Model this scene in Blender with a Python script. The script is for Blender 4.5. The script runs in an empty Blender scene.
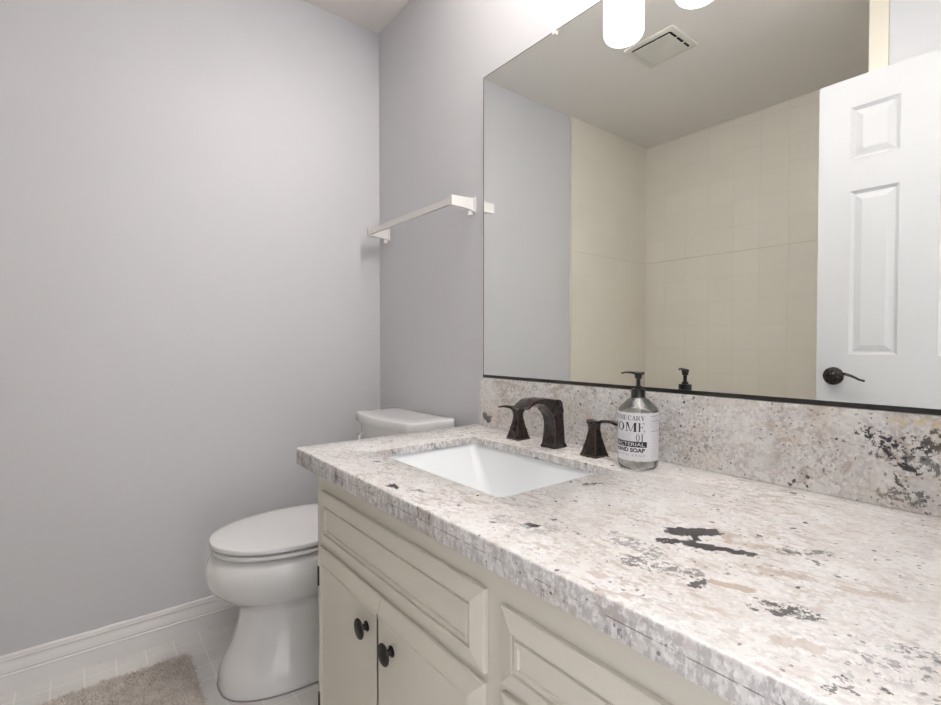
import bpy, bmesh, math, random
from math import sin, cos, pi, radians as R
from mathutils import Vector, Matrix
random.seed(7)
SC = bpy.context.scene
COL = SC.collection

# ------------------------------------------------------------ camera
CAM = Vector((2.00934, -1.0604, 1.04754))
yaw, pit = R(38.37), R(1.0217)
v0 = Vector((-cos(yaw), sin(yaw), 0)); r0 = Vector((sin(yaw), cos(yaw), 0)); u0 = Vector((0, 0, 1))
vf = v0*cos(pit) - u0*sin(pit); uf = u0*cos(pit) + v0*sin(pit)
cd = bpy.data.cameras.new('camera'); cam = bpy.data.objects.new('camera', cd); COL.objects.link(cam)
cd.sensor_fit = 'HORIZONTAL'; cd.sensor_width = 36; cd.lens = 492.73/941*36; cd.clip_start = .01
m = Matrix((r0, uf, -vf)).transposed().to_4x4(); m.translation = CAM
cam.matrix_world = m
SC.camera = cam

# ------------------------------------------------------------ world, light, exposure
W = bpy.data.worlds.new('world'); SC.world = W; W.use_nodes = True
W.node_tree.nodes['Background'].inputs[0].default_value = (0.98, 0.975, 1.0, 1)
W.node_tree.nodes['Background'].inputs[1].default_value = 2.0
vs = SC.view_settings
vs.view_transform = 'Standard'; vs.look = 'None'; vs.exposure = -0.15; vs.gamma = 1; vs.use_curve_mapping = False
def area(name, loc, target, sx, sy, power, color):
    l = bpy.data.lights.new(name, 'AREA'); l.shape = 'RECTANGLE'; l.size = sx; l.size_y = sy
    l.energy = power; l.color = color
    o = bpy.data.objects.new(name, l); COL.objects.link(o); o.location = loc
    o.rotation_euler = (Vector(target) - Vector(loc)).to_track_quat('-Z', 'Y').to_euler()
    return o
# added fill lamp in the unseen hall, lighting the room through the doorway
HALL_POWER = 5
area('hall_fill', (2.75, -.88, 2.40), (2.70, -.88, 0), .9, .9, HALL_POWER, (1, .97, .93))
UPLIGHT_FILL = 16.5
GLOBE = 2.5           # emission of the opal shades

# ------------------------------------------------------------ material helpers
MATS = {}
class NT:
    def __init__(s, name):
        s.m = bpy.data.materials.new(name); s.m.use_nodes = True; s.t = s.m.node_tree
        s.b = s.t.nodes['Principled BSDF']; MATS[name] = s.m
    def n(s, typ, **kw):
        nd = s.t.nodes.new(typ)
        for k, v in kw.items():
            if k.startswith('i_'):
                key = k[2:]; key = int(key) if key.isdigit() else key.replace('_', ' ')
                s.put(nd.inputs[key], v)
            else: setattr(nd, k, v)
        return nd
    def put(s, inp, v):
        if isinstance(v, bpy.types.NodeSocket): s.t.links.new(v, inp)
        elif isinstance(v, (tuple, list)) and len(v) == 3 and inp.type == 'RGBA': inp.default_value = (*v, 1)
        else: inp.default_value = v
    def co(s): return s.n('ShaderNodeTexCoord').outputs['Object']
    def math(s, op, a, b=None, c=None, clamp=False):
        nd = s.n('ShaderNodeMath', operation=op, use_clamp=clamp); s.put(nd.inputs[0], a)
        if b is not None: s.put(nd.inputs[1], b)
        if c is not None: s.put(nd.inputs[2], c)
        return nd.outputs[0]
    def vm(s, op, a, b=None):
        nd = s.n('ShaderNodeVectorMath', operation=op); s.put(nd.inputs[0], a)
        if b is not None:
            s.put(nd.inputs[3 if op == 'SCALE' else 1], b)
        return nd.outputs['Value' if op in ('LENGTH', 'DOT_PRODUCT', 'DISTANCE') else 'Vector']
    def noise(s, vec, scale, detail=4, rough=.55, out='Fac'):
        nd = s.n('ShaderNodeTexNoise'); s.put(nd.inputs['Vector'], vec)
        nd.inputs['Scale'].default_value = scale; nd.inputs['Detail'].default_value = detail; nd.inputs['Roughness'].default_value = rough
        return nd.outputs[out]
    def step(s, x, a, b):     # smooth ramp 0..1 between a and b
        nd = s.n('ShaderNodeMapRange', interpolation_type='SMOOTHSTEP'); s.put(nd.inputs[0], x)
        s.put(nd.inputs[1], a); s.put(nd.inputs[2], b)
        return nd.outputs[0]
    def mix(s, f, a, b):
        nd = s.n('ShaderNodeMix', data_type='RGBA'); s.put(nd.inputs[0], f); s.put(nd.inputs[6], a); s.put(nd.inputs[7], b)
        return nd.outputs[2]
    def bump(s, h, strength=.2, dist=.001):
        nd = s.n('ShaderNodeBump'); s.put(nd.inputs['Height'], h); nd.inputs['Strength'].default_value = strength
        nd.inputs['Distance'].default_value = dist; s.t.links.new(nd.outputs[0], s.b.inputs['Normal'])
    def base(s, c): s.put(s.b.inputs['Base Color'], c)
    def set(s, **kw):
        for k, v in kw.items(): s.put(s.b.inputs[k.replace('_', ' ')], v)
        return s

def plain(name, col, rough=.5, metal=0, bumpscale=None, bumps=.1, var=.0, **kw):
    t = NT(name); t.set(Roughness=rough, Metallic=metal, **kw)
    co = t.co()
    nz = t.noise(co, 9, 3)
    dark = tuple(c*(1-var) for c in col)
    t.base(t.mix(t.step(nz, .35, .65), dark, col) if var else t.mix(nz, col, tuple(min(1, c*1.01) for c in col)))
    if bumpscale: t.bump(t.noise(co, bumpscale, 3), bumps, .0006)
    return t.m

plain('wall_paint', (.655, .655, .68), .47, bumpscale=220, bumps=.15)
plain('ceiling_paint', (.91, .87, .83), .8, bumpscale=150, bumps=.3)
plain('trim_paint', (.88, .865, .86), .35)
plain('door_paint', (.60, .60, .615), .5, bumpscale=90, bumps=.06, Specular_IOR_Level=.3)
plain('cabinet_paint', (.715, .68, .60), .38, bumpscale=120, bumps=.05, var=.02)
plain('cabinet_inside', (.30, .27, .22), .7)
plain('porcelain', (.86, .86, .86), .07, Coat_Weight=.5, Coat_Roughness=.03)
plain('sink_porcelain', (.84, .87, .89), .30)
plain('seat_plastic', (.84, .84, .85), .16)
plain('white_metal', (.86, .84, .82), .25)
plain('grille_plastic', (.80, .77, .70), .45)
plain('gap_shade', (.02, .02, .02), .8)
plain('chrome', (.8, .8, .8), .08, 1)
plain('black_plastic', (.007, .006, .006), .42)
plain('tub_enamel', (.82, .80, .74), .1)
plain('label_ink', (.03, .03, .035), .6)
plain('label_ink_grey', (.33, .33, .34), .6)
plain('label_paper', (.80, .80, .83), .5)
plain('clear_plastic', (.92, .9, .85), .2)
plain('hall_paint', (.7, .69, .67), .7)
plain('drain_metal', (.05, .04, .035), .3, .9)
# oil rubbed bronze: near black with copper wear on the edges
t = NT('bronze'); t.set(Metallic=.35)
nz = t.noise(t.co(), 60, 3)
t.base(t.mix(t.step(nz, .35, .65), (.016, .013, .013), (.030, .022, .020)))
t.put(t.b.inputs['Roughness'], t.math('MULTIPLY_ADD', nz, .2, .18))
plain('bronze_edge', (.24, .12, .08), .35, .9)
plain('knob_bronze', (.035, .03, .028), .35, .8)
# mirror
t = NT('mirror_silver'); t.set(Metallic=1.0, Roughness=.0); t.base((.90, .925, .90))
# opal glass, lit
t = NT('opal_glass'); t.base((.95, .95, .95)); t.set(Roughness=.2, Emission_Strength=GLOBE); t.put(t.b.inputs['Emission Color'], (1, .98, .97))
# clear glass / soap
t = NT('bottle_glass'); t.base((.98, .995, .98)); t.set(Roughness=.02, IOR=1.45, Transmission_Weight=1.0)
t = NT('soap_liquid'); t.base((.97, .975, .95)); t.set(Roughness=.03, IOR=1.34, Transmission_Weight=.9)

# ceramic wall tile
def tile_mat(name, axis, x0, z0, w, h, tile, grout, gw, rough, bs=.5, dirt=.0):
    t = NT(name); co = t.co()
    sp = t.n('ShaderNodeSeparateXYZ'); t.put(sp.inputs[0], co)
    a = sp.outputs['XYZ'.index(axis[0])]; b = sp.outputs['XYZ'.index(axis[1])]
    wob = t.math('MULTIPLY', t.math('SUBTRACT', t.noise(co, 3, 2), .5), .004)
    def dist(c, o, s):
        u = t.math('ADD', t.math('DIVIDE', t.math('SUBTRACT', t.math('ADD', c, wob), o), s), 1000)
        f = t.math('FRACT', u)
        return t.math('MULTIPLY', t.math('MINIMUM', f, t.math('SUBTRACT', 1, f)), s), t.math('FLOOR', u)
    da, ia = dist(a, x0, w); db, ib = dist(b, z0, h)
    d = t.math('MINIMUM', da, db)
    g = t.step(d, gw*.5, gw*.5+.0012)                # 0 = grout
    cmb = t.n('ShaderNodeCombineXYZ'); t.put(cmb.inputs[0], ia); t.put(cmb.inputs[1], ib)
    wn = t.n('ShaderNodeTexWhiteNoise', noise_dimensions='3D'); t.put(wn.inputs['Vector'], cmb.outputs[0])
    tc = t.mix(t.math('MULTIPLY', wn.outputs['Value'], .6), tile, tuple(c*.955 for c in tile))
    cl = t.noise(co, 7, 5)
    tc = t.mix(t.math('MULTIPLY', t.step(cl, .4, .7), dirt), tc, tuple(c*.86 for c in tile))
    t.base(t.mix(g, grout, tc))
    t.put(t.b.inputs['Roughness'], t.math('MULTIPLY_ADD', g, rough-.7, .7))
    h2 = t.math('ADD', g, t.math('MULTIPLY', t.noise(co, 25, 2), .12))
    t.bump(h2, bs, .001)
    return t.m
CREAM, CG = (.88, .83, .74), (.79, .74, .65)
tile_mat('tile_back', 'XZ', 0.0, 1.468, .1525, .1527, CREAM, CG, .003, .22)
tile_mat('tile_side', 'YZ', -1.32, 1.468, .1545, .1527, CREAM, CG, .003, .22)
plain('tile_trim', (.78, .72, .62), .25)
tile_mat('floor_tile', 'XY', .062, -.735, .0815, .0815, (.84, .82, .80), (.92, .90, .88), .0035, .28, .35, dirt=.5)

# granite
def granite(name, plane, blots, specks, grey=0., seam=False, blot_noise=.012, spotsize=1.):
    """blots: list of (ax, ay, bx, by, radius, darkness 0..1, kind) in the slab's own plane"""
    t = NT(name); co = t.co(); t.set(Roughness=.16, Specular_IOR_Level=.35)
    big = t.noise(co, 3.2, 4); mid = t.noise(co, 14, 6, .6); fine = t.noise(co, 110, 4, .6)
    c = t.mix(t.step(mid, .36, .62), (.70, .68, .66), (.79, .78, .768))
    c = t.mix(t.math('MULTIPLY', t.step(big, .5, .68), .20), c, (.72, .66, .60))
    # crystal mottling
    vo = t.n('ShaderNodeTexVoronoi'); t.put(vo.inputs['Vector'], t.vm('ADD', co, t.vm('SCALE', t.noise(co, 60, 3, out='Color'), .015))); vo.inputs['Scale'].default_value = 230
    cr = t.n('ShaderNodeSeparateColor', i_0=vo.outputs['Color'])
    mot = t.step(t.noise(co, 10, 4), .34, .62)
    c = t.mix(t.math('MULTIPLY', t.math('MULTIPLY', t.step(cr.outputs[0], .62, .66), mot), .16+grey*1.0), c, (.50, .46, .45))
    c = t.mix(t.math('MULTIPLY', t.step(cr.outputs[1], .80, .83), .45), c, (.93, .91, .89))
    c = t.mix(t.math('MULTIPLY', t.math('MULTIPLY', t.step(cr.outputs[2], .86, .88), mot), .22+grey*1.3), c, (.20, .18, .18))
    c = t.mix(t.math('MULTIPLY', t.step(fine, .53, .60), .30+grey*.45), c, (.42, .39, .38))
    # tan flecks, lying along the slab
    mp = t.n('ShaderNodeMapping'); t.put(mp.inputs[0], co); mp.inputs['Rotation'].default_value = (0, 0, R(-40)); mp.inputs['Scale'].default_value = (1, 2.3, 1.4)
    fl = t.noise(mp.outputs[0], 36, 6, .62)
    area_m = t.step(t.noise(co, 5, 3), .36, .58)
    c = t.mix(t.math('MULTIPLY', t.math('MULTIPLY', t.step(fl, .525, .575), area_m), .62), c, (.43, .35, .31))
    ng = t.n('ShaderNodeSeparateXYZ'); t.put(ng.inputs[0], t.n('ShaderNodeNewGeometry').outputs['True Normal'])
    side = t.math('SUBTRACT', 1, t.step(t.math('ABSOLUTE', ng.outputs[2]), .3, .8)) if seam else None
    if seam:   # edge faces: grey speckle of the cut slab, darkened to paint in shade
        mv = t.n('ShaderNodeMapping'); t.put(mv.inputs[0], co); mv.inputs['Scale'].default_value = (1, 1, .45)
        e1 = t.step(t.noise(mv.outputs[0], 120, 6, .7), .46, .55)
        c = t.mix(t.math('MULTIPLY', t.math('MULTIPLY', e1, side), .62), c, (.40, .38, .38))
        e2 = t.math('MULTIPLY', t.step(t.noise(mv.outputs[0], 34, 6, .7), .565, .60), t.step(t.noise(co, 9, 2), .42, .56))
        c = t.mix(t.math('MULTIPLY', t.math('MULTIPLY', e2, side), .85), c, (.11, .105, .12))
    # thin rusty and grey veins
    vn = t.noise(t.vm('ADD', co, t.vm('SCALE', t.noise(co, 9, 4, out='Color'), .10)), 4.0, 2)
    vein = t.math('SUBTRACT', 1, t.step(t.math('ABSOLUTE', t.math('SUBTRACT', vn, .5)), .0, .010))
    c = t.mix(t.math('MULTIPLY', t.math('MULTIPLY', vein, t.step(t.noise(co, 13, 3), .50, .6)), .38), c, (.46, .35, .27))
    # black specks
    dv = t.vm('ADD', co, t.vm('SCALE', t.vm('SUBTRACT', t.noise(co, 70, 3, out='Color'), (.5, .5, .5)), .012))
    v2 = t.n('ShaderNodeTexVoronoi'); t.put(v2.inputs['Vector'], dv); v2.inputs['Scale'].default_value = 46/spotsize
    rnd = t.n('ShaderNodeSeparateColor', i_0=v2.outputs['Color']).outputs[0]
    dens = t.math('MULTIPLY', t.step(t.noise(co, 8, 3), .34, .60), specks)
    on = t.math('LESS_THAN', rnd, dens)
    q1 = t.n('ShaderNodeSeparateColor', i_0=v2.outputs['Color']).outputs[1]
    sz = t.math('MULTIPLY_ADD', t.math('MULTIPLY', q1, q1), .22, .06)
    sp = t.math('MULTIPLY', t.math('SUBTRACT', 1, t.step(v2.outputs['Distance'], t.math('MULTIPLY', sz, .75), sz)), on)
    c = t.mix(t.math('MULTIPLY', sp, .9), c, (.03, .027, .03))
    v3 = t.n('ShaderNodeTexVoronoi'); t.put(v3.inputs['Vector'], t.vm('ADD', dv, (3.1, 1.7, .4))); v3.inputs['Scale'].default_value = 105
    r3 = t.n('ShaderNodeSeparateColor', i_0=v3.outputs['Color'])
    sp3 = t.math('MULTIPLY', t.math('SUBTRACT', 1, t.step(v3.outputs['Distance'], .16, .28)), t.math('LESS_THAN', r3.outputs[0], t.math('MULTIPLY', dens, .8)))
    c = t.mix(t.math('MULTIPLY', sp3, .75), c, (.13, .10, .10))
    # soft grey-blue clouds of fine black crystals
    cl = t.math('MULTIPLY', t.step(t.noise(co, 6.5, 3), .60, .74), t.step(t.noise(co, 95, 4, .65), .50, .60))
    c = t.mix(t.math('MULTIPLY', cl, .65), c, (.10, .105, .13))
    # the large dark inclusions, each where the stone has it
    acc = None; acct = None
    nv = t.vm('SCALE', t.vm('SUBTRACT', t.noise(co, 55, 8, .72, out='Color'), (.5, .5, .5)), blot_noise*3.2)
    jag = t.math('SUBTRACT', t.noise(co, 75, 7, .75), .47)
    pp = t.vm('ADD', t.vm('ADD', co, nv), t.vm('SCALE', t.vm('SUBTRACT', t.noise(co, 22, 3, .6, out='Color'), (.5, .5, .5)), blot_noise*1.6))
    for (ax, ay, bx, by, rad, dk, kind) in blots:
        if plane == 'XY': A = Vector((ax, ay, .7757)); B = Vector((bx, by, .7757))
        else: A = Vector((ax, -.012, ay)); B = Vector((bx, -.012, by))
        AB = B - A; L2 = max(AB.length_squared, 1e-8)
        pa = t.vm('SUBTRACT', pp, tuple(A))
        h = t.math('DIVIDE', t.vm('DOT_PRODUCT', pa, tuple(AB)), L2, clamp=True)
        prj = t.vm('SCALE', tuple(AB), h)
        d = t.vm('LENGTH', t.vm('SUBTRACT', pa, prj))
        d = t.math('ADD', d, t.math('MULTIPLY', jag, rad*1.5))
        s = t.math('MULTIPLY', t.math('SUBTRACT', 1, t.step(d, rad*.80, rad*.98)), dk)
        if kind == 'y':
            c = t.mix(t.math('MULTIPLY', s, t.step(t.noise(co, 90, 4), .4, .6)), c, (.80, .62, .30)); continue
        if kind == 't': acct = s if acct is None else t.math('MAXIMUM', acct, s)
        else:
            if kind == 's': s = t.math('MULTIPLY', s, t.step(t.noise(co, 105, 5, .7), .485, .53))
            acc = s if acc is None else t.math('MAXIMUM', acc, s)
    if acct is not None: c = t.mix(acct, c, (.42, .33, .26))
    if acc is not None: c = t.mix(acc, c, (.035, .033, .038))
    if grey: c = t.mix(t.math('MULTIPLY', t.step(t.noise(co, 11, 4), .5, .7), .3), c, (.60, .50, .36))
    if seam:
        sz_ = t.n('ShaderNodeSeparateXYZ'); t.put(sz_.inputs[0], co)
        dz = t.math('ABSOLUTE', t.math('SUBTRACT', sz_.outputs[2], .7557))
        c = t.mix(t.math('MULTIPLY', t.math('MULTIPLY', t.math('LESS_THAN', dz, .0007), t.step(t.noise(co, 30, 3), .45, .55)), .75), c, (.16, .12, .09))
    t.base(c)
    t.bump(t.noise(co, 60, 2), .03, .0005)
    return t.m
TB = [(1.641,-.434,1.679,-.412,.008,1,'d'),(1.670,-.416,1.700,-.402,.013,1,'d'),(1.700,-.402,1.740,-.384,.009,1,'d'),(1.640,-.388,1.668,-.352,.019,1,'d'),(1.655,-.372,1.674,-.412,.008,1,'d'),(1.69,-.345,1.70,-.365,.010,.7,'t'),(1.715,-.36,1.735,-.35,.010,.5,'t'),(1.60,-.47,1.66,-.48,.022,.55,'s'),(1.44,-.55,1.52,-.53,.022,.35,'s'),
      (1.731,-.525,1.738,-.508,.006,.9,'d'),(1.737,-.470,1.744,-.466,.005,.6,'d'),(1.749,-.498,1.772,-.488,.010,.8,'t'),(1.768,-.337,1.778,-.334,.005,.8,'d'),
      (1.802,-.507,1.826,-.491,.018,.9,'s'),(1.173,-.598,1.195,-.591,.008,1,'d'),(1.230,-.577,1.242,-.572,.004,.7,'d'),(.985,-.530,.992,-.521,.006,.9,'d'),
      (1.486,-.535,1.504,-.522,.007,.95,'d'),(1.442,-.575,1.449,-.572,.005,.8,'d'),(1.489,-.493,1.497,-.490,.004,.9,'d'),(1.549,-.503,1.556,-.501,.004,.9,'d'),
      (1.398,-.301,1.425,-.267,.006,.9,'d'),(1.795,-.345,1.802,-.345,.005,.8,'d'),(1.908,-.567,1.916,-.570,.003,.9,'d'),(1.885,-.525,1.888,-.530,.003,.9,'d'),
      (1.829,-.497,1.840,-.498,.004,.8,'d'),(1.907,-.486,1.935,-.481,.010,.7,'s'),(1.883,-.581,1.886,-.580,.003,.9,'d'),(1.884,-.603,1.896,-.591,.003,.8,'d'),
      (1.735,-.347,1.768,-.337,.005,.7,'t'),(1.76,-.345,1.80,-.30,.010,.7,'s'),(1.84,-.40,1.88,-.38,.010,.5,'t'),(1.77,-.42,1.81,-.40,.010,.45,'t'),(1.83,-.56,1.86,-.55,.010,.45,'t'),(1.22,-.585,1.26,-.565,.010,.55,'s'),(1.33,-.53,1.37,-.52,.008,.4,'t'),(1.673,-.333,1.705,-.337,.008,.6,'t'),(1.655,-.52,1.715,-.50,.020,.7,'s'),(1.70,-.46,1.72,-.47,.008,.5,'t')]
BB = [(1.762,.898,1.790,.885,.006,.9,'s'),(1.79,.883,1.809,.863,.010,1,'s'),(1.797,.872,1.806,.866,.005,1,'d'),(1.809,.863,1.834,.842,.010,1,'s'),(1.817,.850,1.831,.843,.005,1,'d'),
      (1.777,.896,1.816,.882,.012,1,'s'),(1.816,.885,1.862,.890,.014,1,'s'),(1.835,.872,1.862,.900,.013,1,'s'),(1.80,.803,1.845,.797,.014,.8,'s'),(1.812,.829,1.818,.816,.004,.9,'d'),
      (.766,.806,.784,.799,.017,.9,'d'),(1.78,.87,1.85,.855,.018,.75,'s'),(1.81,.922,1.86,.920,.008,.55,'y')]
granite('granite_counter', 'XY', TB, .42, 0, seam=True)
granite('granite_backsplash', 'XZ', BB, .75, .16, blot_noise=.010, spotsize=1.25)

# ------------------------------------------------------------ mesh helpers
OFF = {}
def obj(name, bm, mat, parent=None, smooth=False, angle=35):
    """link one mesh object; vertices are given in world coordinates"""
    o = None
    off = OFF.get(parent, Vector()) if parent is not None else Vector()
    if off.length: bmesh.ops.translate(bm, verts=bm.verts, vec=-off)
    bmesh.ops.recalc_face_normals(bm, faces=bm.faces)
    me = bpy.data.meshes.new(name); bm.to_mesh(me); bm.free()
    for m_ in (mat if isinstance(mat, (list, tuple)) else [mat]): me.materials.append(MATS[m_])
    if smooth:
        for p in me.polygons: p.use_smooth = True
        me.set_sharp_from_angle(angle=R(angle))
    o = bpy.data.objects.new(name, me); COL.objects.link(o)
    if parent is not None: o.parent = parent
    OFF[o] = off
    return o
def thing(name, label, cat, loc, group=None):
    o = bpy.data.objects.new(name, None); COL.objects.link(o); o.location = loc; o.empty_display_size = .05
    o['label'] = label; o['category'] = cat
    if group: o['group'] = group
    OFF[o] = Vector(loc); return o
def tag(o, label, cat, group=None):
    o['label'] = label; o['category'] = cat
    if group: o['group'] = group
    return o
def struct(name, bm, mat, **kw):
    o = obj(name, bm, mat, **kw)
    o['kind'] = 'structure'; return o
def BM(): return bmesh.new()
def box(bm, x0, x1, y0, y1, z0, z1, bev=0, seg=2):
    r = bmesh.ops.create_cube(bm, size=1, matrix=Matrix.Translation(((x0+x1)/2, (y0+y1)/2, (z0+z1)/2)) @ Matrix.Diagonal((abs(x1-x0), abs(y1-y0), abs(z1-z0), 1)))
    if bev:
        es = list({e for v in r['verts'] for e in v.link_edges})
        bmesh.ops.bevel(bm, geom=es, offset=bev, segments=seg, affect='EDGES', profile=.5)
    return bm
def loft(bm, rings, cap0=True, cap1=True, closed=True):
    V = [[bm.verts.new(p) for p in r] for r in rings]; n = len(V[0])
    for a, b in zip(V, V[1:]):
        for i in range(n if closed else n-1):
            j = (i+1) % n
            bm.faces.new((a[i], a[j], b[j], b[i]))
    if cap0: bm.faces.new(V[0][::-1])
    if cap1: bm.faces.new(V[-1])
    return V
def lathe(bm, prof, c, n=40, axis='Z', cap0=True, cap1=True):
    rings = []
    for r, h in prof:
        ring = []
        for i in range(n):
            a = 2*pi*i/n; x, y = r*cos(a), r*sin(a)
            if axis == 'Z': p = (c[0]+x, c[1]+y, c[2]+h)
            elif axis == 'Y': p = (c[0]+x, c[1]+h, c[2]+y)
            else: p = (c[0]+h, c[1]+x, c[2]+y)
            ring.append(p)
        rings.append(ring)
    return loft(bm, rings, cap0, cap1)
def tube(bm, pts, rad, n=16, flat=None):
    """pts: points; rad: number or list; flat: (w,h) multipliers"""
    pts = [Vector(p) for p in pts]; k = len(pts)
    rad = rad if isinstance(rad, (list, tuple)) else [rad]*k
    rings = []; up = Vector((0, 0, 1))
    for i, p in enumerate(pts):
        d = (pts[min(i+1, k-1)] - pts[max(i-1, 0)]).normalized()
        s = d.cross(up); s = s.normalized() if s.length > 1e-3 else Vector((1, 0, 0)); u = s.cross(d)
        fw, fh = flat if flat else (1, 1)
        rings.append([p + s*cos(2*pi*j/n)*rad[i]*fw + u*sin(2*pi*j/n)*rad[i]*fh for j in range(n)])
    loft(bm, rings)
def rrect(x0, x1, y0, y1, r, n=6):
    out = []
    for cx, cy, a0 in ((x1-r, y1-r, 0), (x0+r, y1-r, 90), (x0+r, y0+r, 180), (x1-r, y0+r, 270)):
        for i in range(n+1):
            a = R(a0 + 90*i/n); out.append((cx+r*cos(a), cy+r*sin(a)))
    return out
def sellipse(cx, cy, hx, yf, yb, e=2.0, n=56):
    """egg outline: front reaches yf (negative side), back yb, half width hx"""
    out = []
    for i in range(n):
        a = 2*pi*i/n; s, c_ = sin(a), cos(a)
        x = hx*math.copysign(abs(c_)**(2/e), c_); q = math.copysign(abs(s)**(2/e), s)
        y = q*(yb-cy) if q > 0 else q*(cy-yf)
        out.append((cx+x, cy+y))
    return out
def crom(P, t):
    """catmull-rom through rows of numbers, P[i][0] is the parameter"""
    for i in range(len(P)-1):
        if P[i][0] <= t <= P[i+1][0]: break
    p0, p1, p2, p3 = P[max(i-1, 0)], P[i], P[i+1], P[min(i+2, len(P)-1)]
    u = (t-p1[0])/(p2[0]-p1[0]); o = []
    for k in range(1, len(p1)):
        m1 = (p2[k]-p0[k])/(p2[0]-p0[0])*(p2[0]-p1[0]); m2 = (p3[k]-p1[k])/(p3[0]-p1[0])*(p2[0]-p1[0])
        o.append((2*u**3-3*u*u+1)*p1[k]+(u**3-2*u*u+u)*m1+(-2*u**3+3*u*u)*p2[k]+(u**3-u*u)*m2)
    return o
def poly_holes(bm, loops):
    es = []
    for L in loops:
        for i in range(len(L)):
            e = bm.edges.get((L[i], L[(i+1) % len(L)])) or bm.edges.new((L[i], L[(i+1) % len(L)])); es.append(e)
    bmesh.ops.triangle_fill(bm, use_beauty=True, use_dissolve=False, edges=es)
def panel_front(bm, x0, x1, z0, z1, y, prof, out=-1):
    """a rectangular front built of nested frames; prof = (inset, depth proud of y)"""
    rings = [[(x0+i, y+out*d, z0+i), (x1-i, y+out*d, z0+i), (x1-i, y+out*d, z1-i), (x0+i, y+out*d, z1-i)] for i, d in prof]
    loft(bm, rings)

# ------------------------------------------------------------ room
HC = 2.44; BY = -2.1308; TY = -1.3085; RX = 1.975
b = BM(); box(b, -.1, 3.2, BY-.1, .11, -.1, 0); struct('floor', b, 'floor_tile')
b = BM(); box(b, -.1, 3.2, BY-.1, .11, HC, HC+.1); struct('ceiling', b, 'ceiling_paint')
b = BM(); box(b, -.1, 0, BY-.1, .11, 0, HC); struct('wall_left', b, 'wall_paint')
b = BM(); box(b, 0, RX+.11, .006, .11, 0, HC); struct('wall_front', b, 'wall_paint')
b = BM(); box(b, 0, RX, BY-.1, BY-.01, 0, HC); struct('wall_back', b, 'wall_paint')
b = BM(); box(b, 1.4734, RX, BY, TY-.006, 0, HC); struct('wall_partition', b, 'wall_paint')
# right wall with the doorway
b = BM()
box(b, RX, RX+.11, BY-.1, -1.19, 0, HC); box(b, RX, RX+.11, -.58, .006, 0, HC); box(b, RX, RX+.11, -1.19, -.58, 2.05, HC)
struct('wall_right', b, 'wall_paint')
b = BM()
box(b, RX+.001, RX+.109, -1.196, -1.178+.0, 0, 2.05); box(b, RX+.001, RX+.109, -.592, -.574, 0, 2.05); box(b, RX+.001, RX+.109, -1.178, -.592, 2.034, 2.056)
box(b, RX+.11, RX+.125, -1.25, -1.185, 0, 2.11); box(b, RX+.11, RX+.125, -.585, -.52, 0, 2.11); box(b, RX+.11, RX+.125, -1.25, -.52, 2.045, 2.11)
struct('trim_1', b, 'trim_paint')
# hallway beyond the doorway
# tub surround tile
b = BM(); box(b, 0, 1.4734, BY-.01, BY, 0, HC); struct('wall_tub_back', b, 'tile_back')
b = BM(); box(b, -.001, .008, BY, TY-.008, 0, HC); struct('wall_tub_left', b, 'tile_side')
b = BM(); box(b, 1.4634, 1.4735, BY, TY, 0, HC); struct('wall_tub_right', b, 'tile_side')
b = BM(); box(b, 0, .010, TY-.012, TY, 0, HC, .004)
box(b, 1.4634, 1.5229, TY-.008, TY+.002, 0, HC, .003)
struct('trim_2', b, 'tile_trim')
# narrow ledge row in the tile
b = BM(); box(b, .006, .0092, BY, TY-.012, 1.6175, 1.6215, .0015); box(b, 0, 1.4634, BY, BY+.0014, 1.6175, 1.6215, .0015)
struct('trim_3', b, 'tile_trim')

# baseboard on the left wall and behind the toilet
def baseboard(name, along):
    prof = [(0, 0), (.0095, 0), (.0095, .052), (.0125, .054), (.0125, .058), (.0100, .061), (.0115, .066), (.0095, .078), (.0065, .090), (.0060, .096), (.0095, .099), (.0100, .103), (.0085, .106), (.0085, .111), (.0060, .1155), (0, .116)]
    b = BM(); a, e = along
    f = (lambda d, z, s: (d, s, z)) if name == 'baseboard_left' else (lambda d, z, s: (s, .006-d, z))
    loft(b, [[f(d, z, s) for d, z in prof] for s in (a, e)])
    struct(name, b, 'trim_paint')
baseboard('baseboard_left', (TY, 0.006)); baseboard('baseboard_front', (.0, .79))

# bathtub in the alcove
t_ = thing('bathtub', 'cream bathtub set into the tiled alcove opposite the mirror', 'bathtub', (.73, -1.72, 0))
b = BM(); Z = .40
r_out = rrect(.009, 1.463, BY+.001, TY-.02, .01, 6)
ins = [rrect(.009+i, 1.463-i, BY+i*.8, TY-.02-i*.8, rr, 6) for i, rr in ((.07, .12), (.075, .12), (.12, .13), (.17, .13))]
zs = [Z, Z-.01, .15, .10]
loft(b, [[(x, y, 0) for x, y in r_out], [(x, y, Z-.01) for x, y in r_out], [(x, y, Z) for x, y in rrect(.014, 1.458, BY+.006, TY-.025, .01, 6)]] + [[(x, y, z) for x, y in L] for L, z in zip(ins, zs)])
obj('tub_shell', b, 'tub_enamel', t_, smooth=True)
b = BM(); lathe(b, [(.022, 0), (.022, .003), (.015, .004)], (.30, -1.72, .10), 20); obj('drain', b, 'chrome', t_, smooth=True)

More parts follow.
